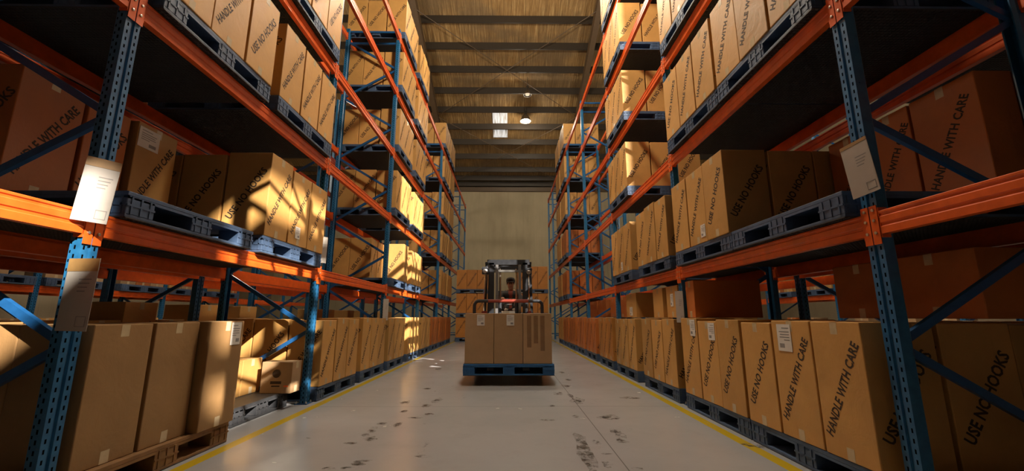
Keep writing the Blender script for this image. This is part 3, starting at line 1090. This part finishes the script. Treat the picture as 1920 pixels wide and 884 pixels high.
fk = tag(empty('forklift', (0, 0, 0)), 'forklift with dark mast driving up the aisle towards the camera, carrying a loaded pallet', 'forklift')
for s in (-1, 1):
    b = MB()                                                        # outer mast channel
    x = s * .315
    prof = [(x - .045, 7.86), (x + .045, 7.86), (x + .045, 7.88), (x + s * .02 + .012, 7.88), (x + s * .02 + .012, 8.0), (x + .045, 8.0), (x + .045, 8.02), (x - .045, 8.02), (x - .045, 8.0), (x + s * .02 - .012, 8.0), (x + s * .02 - .012, 7.88), (x - .045, 7.88)]
    b.prism(prof, 'z', .12, 2.0)
    b.build('mast_channel', M['liftdark'], fk)
    x = s * .215
    MB().box(x - .025, x + .025, 7.86, 7.98, .15, 1.97).build('inner_mast_channel', M['liftbody'], fk)
    b = MB()
    b.tube([(s * .155, 7.97, .25), (s * .155, 7.97, 1.3)], .032, 12); b.tube([(s * .155, 7.97, 1.3), (s * .155, 7.97, 1.9)], .02, 12, 1)
    b.build('lift_cylinder', [M['liftdark'], M['chrome']], fk)
    b = MB()                                                        # fork: blade and shank
    b.box(s * .27 - .05, s * .27 + .05, 6.55, 7.74, .20, .24); b.box(s * .27 - .05, s * .27 + .05, 7.70, 7.74, .20, .66)
    b.build('fork', M['liftdark'], fk)
b = MB()
b.box(-.40, .40, 7.86, 8.02, 1.965, 2.06)
b.build('mast_crossbar', M['liftdark'], fk)
MB().box(-.33, .33, 7.9, 7.99, 1.83, 1.87).build('mast_crossbar', M['steel'], fk)
MB().box(-.33, .33, 7.92, 8.0, .3, .38).build('mast_crossbar', M['liftdark'], fk)
b = MB()
b.box(-.5, .5, 7.745, 7.80, .24, .32); b.box(-.5, .5, 7.745, 7.80, .58, .66)
b.box(-.36, -.30, 7.80, 7.86, .24, .7); b.box(.30, .36, 7.80, 7.86, .24, .7)
b.build('carriage', M['liftbody'], fk)
b = MB()                                                            # load backrest: bent pipe with a red middle
r = .03
pts = [(-.62, 7.76, .45), (-.62, 7.76, 1.20)] + [(-.62 + .08 * (1 - cos(a)), 7.76, 1.20 + .08 * sin(a)) for a in (pi / 8, pi / 4, 3 * pi / 8, pi / 2)]
b.tube(pts + [(-.37, 7.76, 1.28)], r, 12)
b.tube([(-p[0], p[1], p[2]) for p in pts] + [(.37, 7.76, 1.28)], r, 12)
b.tube([(-.37, 7.76, 1.28), (.37, 7.76, 1.28)], r * 1.02, 12, 1)
b.box(-.63, .63, 7.745, 7.775, .45, .5)
b.build('load_backrest', [M['liftdark'], M['liftred']], fk)
b = MB()                                                            # chassis and counterweight
b.prism([(8.1, .14), (8.1, .75), (8.2, .82), (8.42, .82), (8.46, .42), (8.95, .42), (9.0, .86), (9.9, .86), (10.15, .75), (10.2, .3), (10.1, .18), (9.2, .14)], 'x', -.5, .5)
b.build('chassis', M['liftbody'], fk)
b = MB()
b.prism([(9.72, .862), (9.88, 1.0), (10.14, .95), (10.26, .70), (10.26, .30), (10.12, .2), (10.205, .3), (10.155, .752), (9.9, .862)], 'x', -.52, .52)
b.build('counterweight', M['liftred'], fk)
b = MB()                                                            # dash cowl
b.prism([(8.12, .82), (8.12, 1.0), (8.2, 1.06), (8.36, 1.08), (8.42, .82)], 'x', -.33, .33)
b.build('dash_cowl', M['seat'], fk)
b = MB(); b.box(-.155, .02, 8.14, 8.2, 1.055, 1.105); b.box(.02, .155, 8.14, 8.2, 1.055, 1.105, 1)
b.build('dash_panel', [M['cream'], M['white']], fk)
b = MB(); b.cbox(.02, .17, 8.24, 8.30, 1.29, 1.34, .008); b.bar((.095, 8.28, 1.29), (.095, 8.30, 1.06), .025, .02, (0, 1, 0), 1)
b.build('display_unit', [M['white'], M['seat']], fk)
for px in (-.045, .11):
    b = MB(); b.lathe([(.005, .07), (.03, .06), (.036, .04), (.03, .02), (.01, 0)], (px, 8.3, 1.09), n=12)
    b.bar((px, 8.3, 1.06), (px, 8.3, 1.10), .015, .015, (0, 1, 0))
    b.build('control_knob', M['white'], fk, True)
b = MB()                                                            # steering wheel
pts = [(.05 + .17 * cos(a) - .1, 8.55 + .10 * sin(a), 1.24 + .14 * sin(a) * .8) for a in [2 * pi * k / 24 for k in range(25)]]
b.tube(pts, .013, 8)
b.bar((-.05 - .16, 8.55, 1.24), (-.05 + .16, 8.55, 1.24), .03, .012); b.tube([(-.05, 8.55, 1.24), (-.05, 8.4, 1.0)], .025, 10)
b.build('steering_wheel', M['seat'], fk, True)
b = MB(); b.cbox(-.26, .30, 8.92, 9.33, .865, .938, .02)
b.build('seat_cushion', M['seat'], fk)
b = MB(); b.prism([(9.34, .96), (9.44, .96), (9.56, 1.55), (9.49, 1.57)], 'x', -.24, .28)
b.build('seat_backrest', M['seat'], fk)
for s in (-1, 1):                                                   # overhead guard pillars
    MB().bar((s * .46, 8.16, .8), (s * .43, 8.3, 2.02), .05, .05, (0, 1, 0)).build('guard_pillar', M['liftdark'], fk)
    MB().bar((s * .46, 9.85, .86), (s * .43, 9.6, 2.02), .05, .05, (0, 1, 0)).build('guard_pillar', M['liftdark'], fk)
b = MB()
for s in (-1, 1):
    b.bar((s * .43, 8.25, 2.04), (s * .43, 9.65, 2.04), .06, .05)
for k in range(8):
    y = 8.27 + k * .19
    b.bar((-.43, y, 2.04), (.43, y, 2.04), .03, .045)
b.build('overhead_guard', M['liftdark'], fk)
for s in (-1, 1):                                                   # wheels
    for y, rr, x in ((8.3, .28, .44), (9.75, .23, .42)):
        b = MB()
        b.lathe([(rr * .55, -.09), (rr * .95, -.09), (rr, -.06), (rr, .06), (rr * .95, .09), (rr * .55, .09)], (s * (x + .1), y, rr), axis='x', n=28)
        o = b.build('wheel', M['dirt'], fk)
        MB().lathe([(.02, -.095), (rr * .54, -.07), (rr * .54, .07), (.02, .095)], (s * (x + .1), y, rr), axis='x', n=20).build('hub', M['liftred'], o)
for s, zz in ((-1, 1.85), (1, 1.83)):                               # lamps on stalks beside the mast
    x = -.44 if s < 0 else .385
    b = MB(); b.cbox(x - .06, x + .06, 7.86, 7.98, zz - .065, zz + .075, .015); b.box(x - .065, x + .065, 7.85, 7.99, zz + .03, zz + .055)
    o = b.build('work_light', M['liftdark'], fk)
    MB().lathe([(.045, 0), (.045, -.008), (.02, -.016)], (x, 7.86, zz - .005), axis='y', n=16).build('lens', M['steel'], o)
    b = MB(); b.tube([(x + s * -.01, 7.92, zz - .065), (x, 7.92, 1.55), (x - .02, 7.92, 1.2), (x - .02, 7.95, .75)], [.022, .014, .011, .011], 8, 0)
    b.build('light_stalk', M['chrome'], fk)
    MB().box(x - .055, x + .045, 7.9, 8.0, 1.05, 1.10).build('stalk_clamp', M['liftred'], fk)


# ---- driver: one skinned body
def driver():
    J = {}
    E = []

    def jt(name, p, r, par=None):
        J[name] = (len(J), Vector(p), r)
        if par:
            E.append((J[par][0], J[name][0]))
    bx, by = .05, 9.14
    jt('pelvis', (bx, by, 1.07), (.165, .125))
    jt('belly', (bx, by + .02, 1.22), (.155, .12), 'pelvis')
    jt('chest', (bx, by + .02, 1.38), (.165, .125), 'belly')
    jt('upper', (bx, by + .01, 1.49), (.12, .10), 'chest')
    jt('neck', (bx, by - .01, 1.57), (.055, .055), 'upper')
    jt('jaw', (bx, by - .045, 1.645), (.068, .075), 'neck')
    jt('skull', (bx, by - .03, 1.72), (.078, .095), 'jaw')
    jt('crown', (bx, by - .02, 1.78), (.06, .07), 'skull')
    for s, n in ((-1, 'r'), (1, 'l')):
        jt('sh' + n, (bx + s * .185, by + .01, 1.475), (.068, .068), 'upper')
        jt('el' + n, (bx + s * .255, by - .13, 1.24), (.05, .05), 'sh' + n)
        wr = (bx - .17, by - .42, 1.36) if s < 0 else (bx + .11, by - .44, 1.28)
        jt('wr' + n, wr, (.033, .033), 'el' + n)
        pm = (wr[0] + .0 * s, wr[1] - .07, wr[2] + .01)
        jt('pm' + n, pm, (.038, .02), 'wr' + n)
        for k in range(4):
            fx = pm[0] + (k - 1.5) * .021
            ln = (.036, .042, .04, .03)[k]
            jt(f'fa{n}{k}', (fx, pm[1] - .045, pm[2] + .004), (.0095, .0095), 'pm' + n)
            jt(f'fb{n}{k}', (fx, pm[1] - .045 - ln * .7, pm[2] - .018), (.0088, .0088), f'fa{n}{k}')
            jt(f'fc{n}{k}', (fx, pm[1] - .045 - ln * .5, pm[2] - .044), (.0078, .0078), f'fb{n}{k}')
        jt(f'ta{n}', (pm[0] - s * .04, pm[1] + .012, pm[2] - .006), (.011, .011), 'pm' + n)
        jt(f'tb{n}', (pm[0] - s * .05, pm[1] - .025, pm[2] - .022), (.0095, .0095), f'ta{n}')
        jt('hp' + n, (bx + s * .09, by - .05, 1.05), (.09, .085), 'pelvis')
        jt('kn' + n, (bx + s * .14, by - .44, 1.03), (.066, .066), 'hp' + n)
        jt('an' + n, (bx + s * .14, by - .50, .56), (.045, .045), 'kn' + n)
        jt('to' + n, (bx + s * .15, by - .60, .50), (.042, .032), 'an' + n)
    me = bpy.data.meshes.new('person')
    me.from_pydata([v[1] for v in J.values()], E, [])
    ob = bpy.data.objects.new('person', me); COL.objects.link(ob)
    md = ob.modifiers.new('skin', 'SKIN'); md.use_smooth_shade = True
    for i, v in enumerate(J.values()):
        me.skin_vertices[0].data[i].radius = v[2]
        me.skin_vertices[0].data[i].use_root = (i == 0)
    sb = ob.modifiers.new('sub', 'SUBSURF'); sb.levels = 3; sb.render_levels = 3
    dg = bpy.context.evaluated_depsgraph_get(); dg.update()
    ev = ob.evaluated_get(dg)
    nm = bpy.data.meshes.new_from_object(ev)
    bpy.data.objects.remove(ob)
    nm.name = 'person'
    nm.materials.clear()
    skin = plain('skin', (.45, .24, .15), .5, var=.06)
    jacket = plain('dark_jacket', (.018, .019, .02), .7)
    shirt = plain('red_shirt', (.20, .025, .010), .7)
    trousers = plain('dark_trousers', (.02, .022, .028), .75)
    shoes = plain('black_shoes', (.01, .01, .01), .5)
    for m in (skin, jacket, shirt, trousers, shoes):
        nm.materials.append(m)
    wr = [J['wrr'][1], J['wrl'][1]]
    for p in nm.polygons:
        c = p.center
        i = 1
        if c.z > 1.555:
            i = 0
        elif any((c.y < w.y + .005 and c.z > 1.18 and (c - w).length < .24) for w in wr):
            i = 0
        elif c.z < .60:
            i = 4
        elif c.z < 1.13 and (c.y < by + .2):
            i = 3
        elif abs(c.x - bx) < .035 + max(0, c.z - 1.42) * .12 and c.y < by - .05 and c.z > 1.13:
            i = 2
        p.material_index = i
        p.use_smooth = True
    person = link('person', nm)
    tag(person, 'person in dark jacket, red shirt and cap driving the forklift', 'person')
    hy, hz = by - .035, 1.70
    # face: eyes, nose, mouth, ears
    b = MB()
    for s in (-1, 1):
        b.lathe([(.001, -.011), (.008, -.008), (.011, 0), (.008, .008), (.001, .011)], (bx + s * .031, hy - .084, 1.695), axis='y', n=10)
    q = b.build('eyes', plain('eye_dark', (.03, .02, .015), .3), person, True)
    b = MB(); b.tube([(bx, hy - .086, 1.70), (bx, hy - .10, 1.675), (bx, hy - .108, 1.662), (bx, hy - .09, 1.652)], [.008, .012, .015, .009], 8)
    b.build('nose', skin, person, True)
    b = MB(); b.tube([(bx - .024, hy - .078, 1.628), (bx, hy - .087, 1.626), (bx + .024, hy - .078, 1.628)], [.003, .006, .003], 8)
    b.build('mouth', plain('lips', (.28, .08, .06), .5), person, True)
    for s in (-1, 1):
        b = MB(); b.lathe([(.006, 0), (.022, .003), (.026, .009), (.014, .012), (.004, .012)] if s > 0 else [(.006, 0), (.022, -.003), (.026, -.009), (.014, -.012), (.004, -.012)], (bx + s * .076, hy + .015, 1.685), axis='x', n=12)
        b.build('ear', skin, person, True)
    hair = plain('dark_hair', (.015, .01, .008), .6)
    b = MB(); b.lathe([(.083, 1.69), (.09, 1.72), (.09, 1.745)], (bx, hy + .022, 0), n=24)
    b.build('hair', hair, person, True)
    b = MB()
    b.lathe([(.094, 1.735), (.097, 1.75), (.096, 1.785), (.085, 1.815), (.06, 1.832), (.03, 1.84), (.004, 1.842)], (bx, hy + .012, 0), n=28)
    vs, fs = [], []
    for k in range(13):
        a = -pi / 2 + (k - 6) / 6 * .95
        for rr, dz in ((.088, 0), (.168 - .07 * (abs(k - 6) / 6) ** 2, -.014)):
            vs.append((bx + rr * cos(a), hy + .012 + rr * sin(a), 1.746 + dz)); vs.append((bx + rr * cos(a), hy + .012 + rr * sin(a), 1.738 + dz))
    for k in range(12):
        i = k * 4
        fs += [(i, i + 2, i + 6, i + 4), (i + 1, i + 5, i + 7, i + 3), (i + 2, i + 3, i + 7, i + 6)]
    b.add(vs, fs)
    b.build('cap', plain('dark_cap', (.014, .013, .014), .75), person, True)
    return person


driver()

# cartons past the 300 that show largest, kept as one mass
if MASSV:
    b = MB()
    mats = []
    for mat, items in MASSV.items():
        for me, mx in items:
            b.v, n0 = b.v, len(b.v)
            b.v += [tuple(mx @ v.co) for v in me.vertices]
            b.f += [tuple(n0 + i for i in p.vertices) for p in me.polygons]
            for p in me.polygons:
                m = me.materials[p.material_index]
                if m not in mats:
                    mats.append(m)
                b.m.append(mats.index(m))
    o = b.build('carton_mass', mats)
    o['kind'] = 'stuff'
    tag(o, 'remaining cartons deep in the racks, mostly hidden behind the front rows', 'boxes')


# ------------------------------------------------------------------ light
def point(name, loc, w, color, r=.3):
    l = bpy.data.lights.new(name, 'POINT'); l.energy = w; l.color = color; l.shadow_soft_size = r
    o = bpy.data.objects.new(name, l); COL.objects.link(o); o.location = loc
    return o


WARM = (1.0, .84, .63)
for y, z, w in ((5.0, 7.6, 900), (9.6, 9.6, 850)):
    point('aisle_lamp', (.1, y, z), w, WARM, .3)
for x in (-7.0, 6.7):
    for y in (8, 14):
        point('side_aisle_fill', (x, y, 6.0), 330, WARM, .3)
point('lamp_light', (.84, 19.2, 10.25), 170, WARM, .2)

sun = bpy.data.lights.new('sun', 'SUN'); sun.energy = 19; sun.angle = radians(.35); sun.color = (1.0, .88, .74)
so = bpy.data.objects.new('sun', sun); COL.objects.link(so)
so.rotation_euler = Vector((-.75, .72, -.66)).to_track_quat('-Z', 'Y').to_euler()

wd = bpy.data.worlds.new('world'); SC.world = wd; wd.use_nodes = True
wd.node_tree.nodes['Background'].inputs[0].default_value = (.75, .8, .95, 1)
wd.node_tree.nodes['Background'].inputs[1].default_value = .3

# ------------------------------------------------------------------ camera
cam = bpy.data.cameras.new('camera')
cam.sensor_width = 36; cam.lens = 36 * 782 / 1920; cam.clip_start = .05; cam.clip_end = 200
co = bpy.data.objects.new('camera', cam); COL.objects.link(co)
th = atan2(594 - 442, 782)
yaw = atan2(7, 782 / cos(th))
co.location = (0, 0, 1.0)
co.rotation_euler = (pi / 2 + th, 0, -yaw)
SC.camera = co

for ob in bpy.data.objects:
    for k in ('cid', 'serial'):
        if k in ob:
            del ob[k]

SC.view_settings.view_transform = 'Standard'
SC.view_settings.look = 'None'
SC.view_settings.exposure = 0.0
SC.view_settings.gamma = 1.0
SC.view_settings.use_curve_mapping = False
SC.cycles.use_denoising = True
SC.cycles.max_bounces = 6
SC.cycles.diffuse_bounces = 4
SC.cycles.glossy_bounces = 3
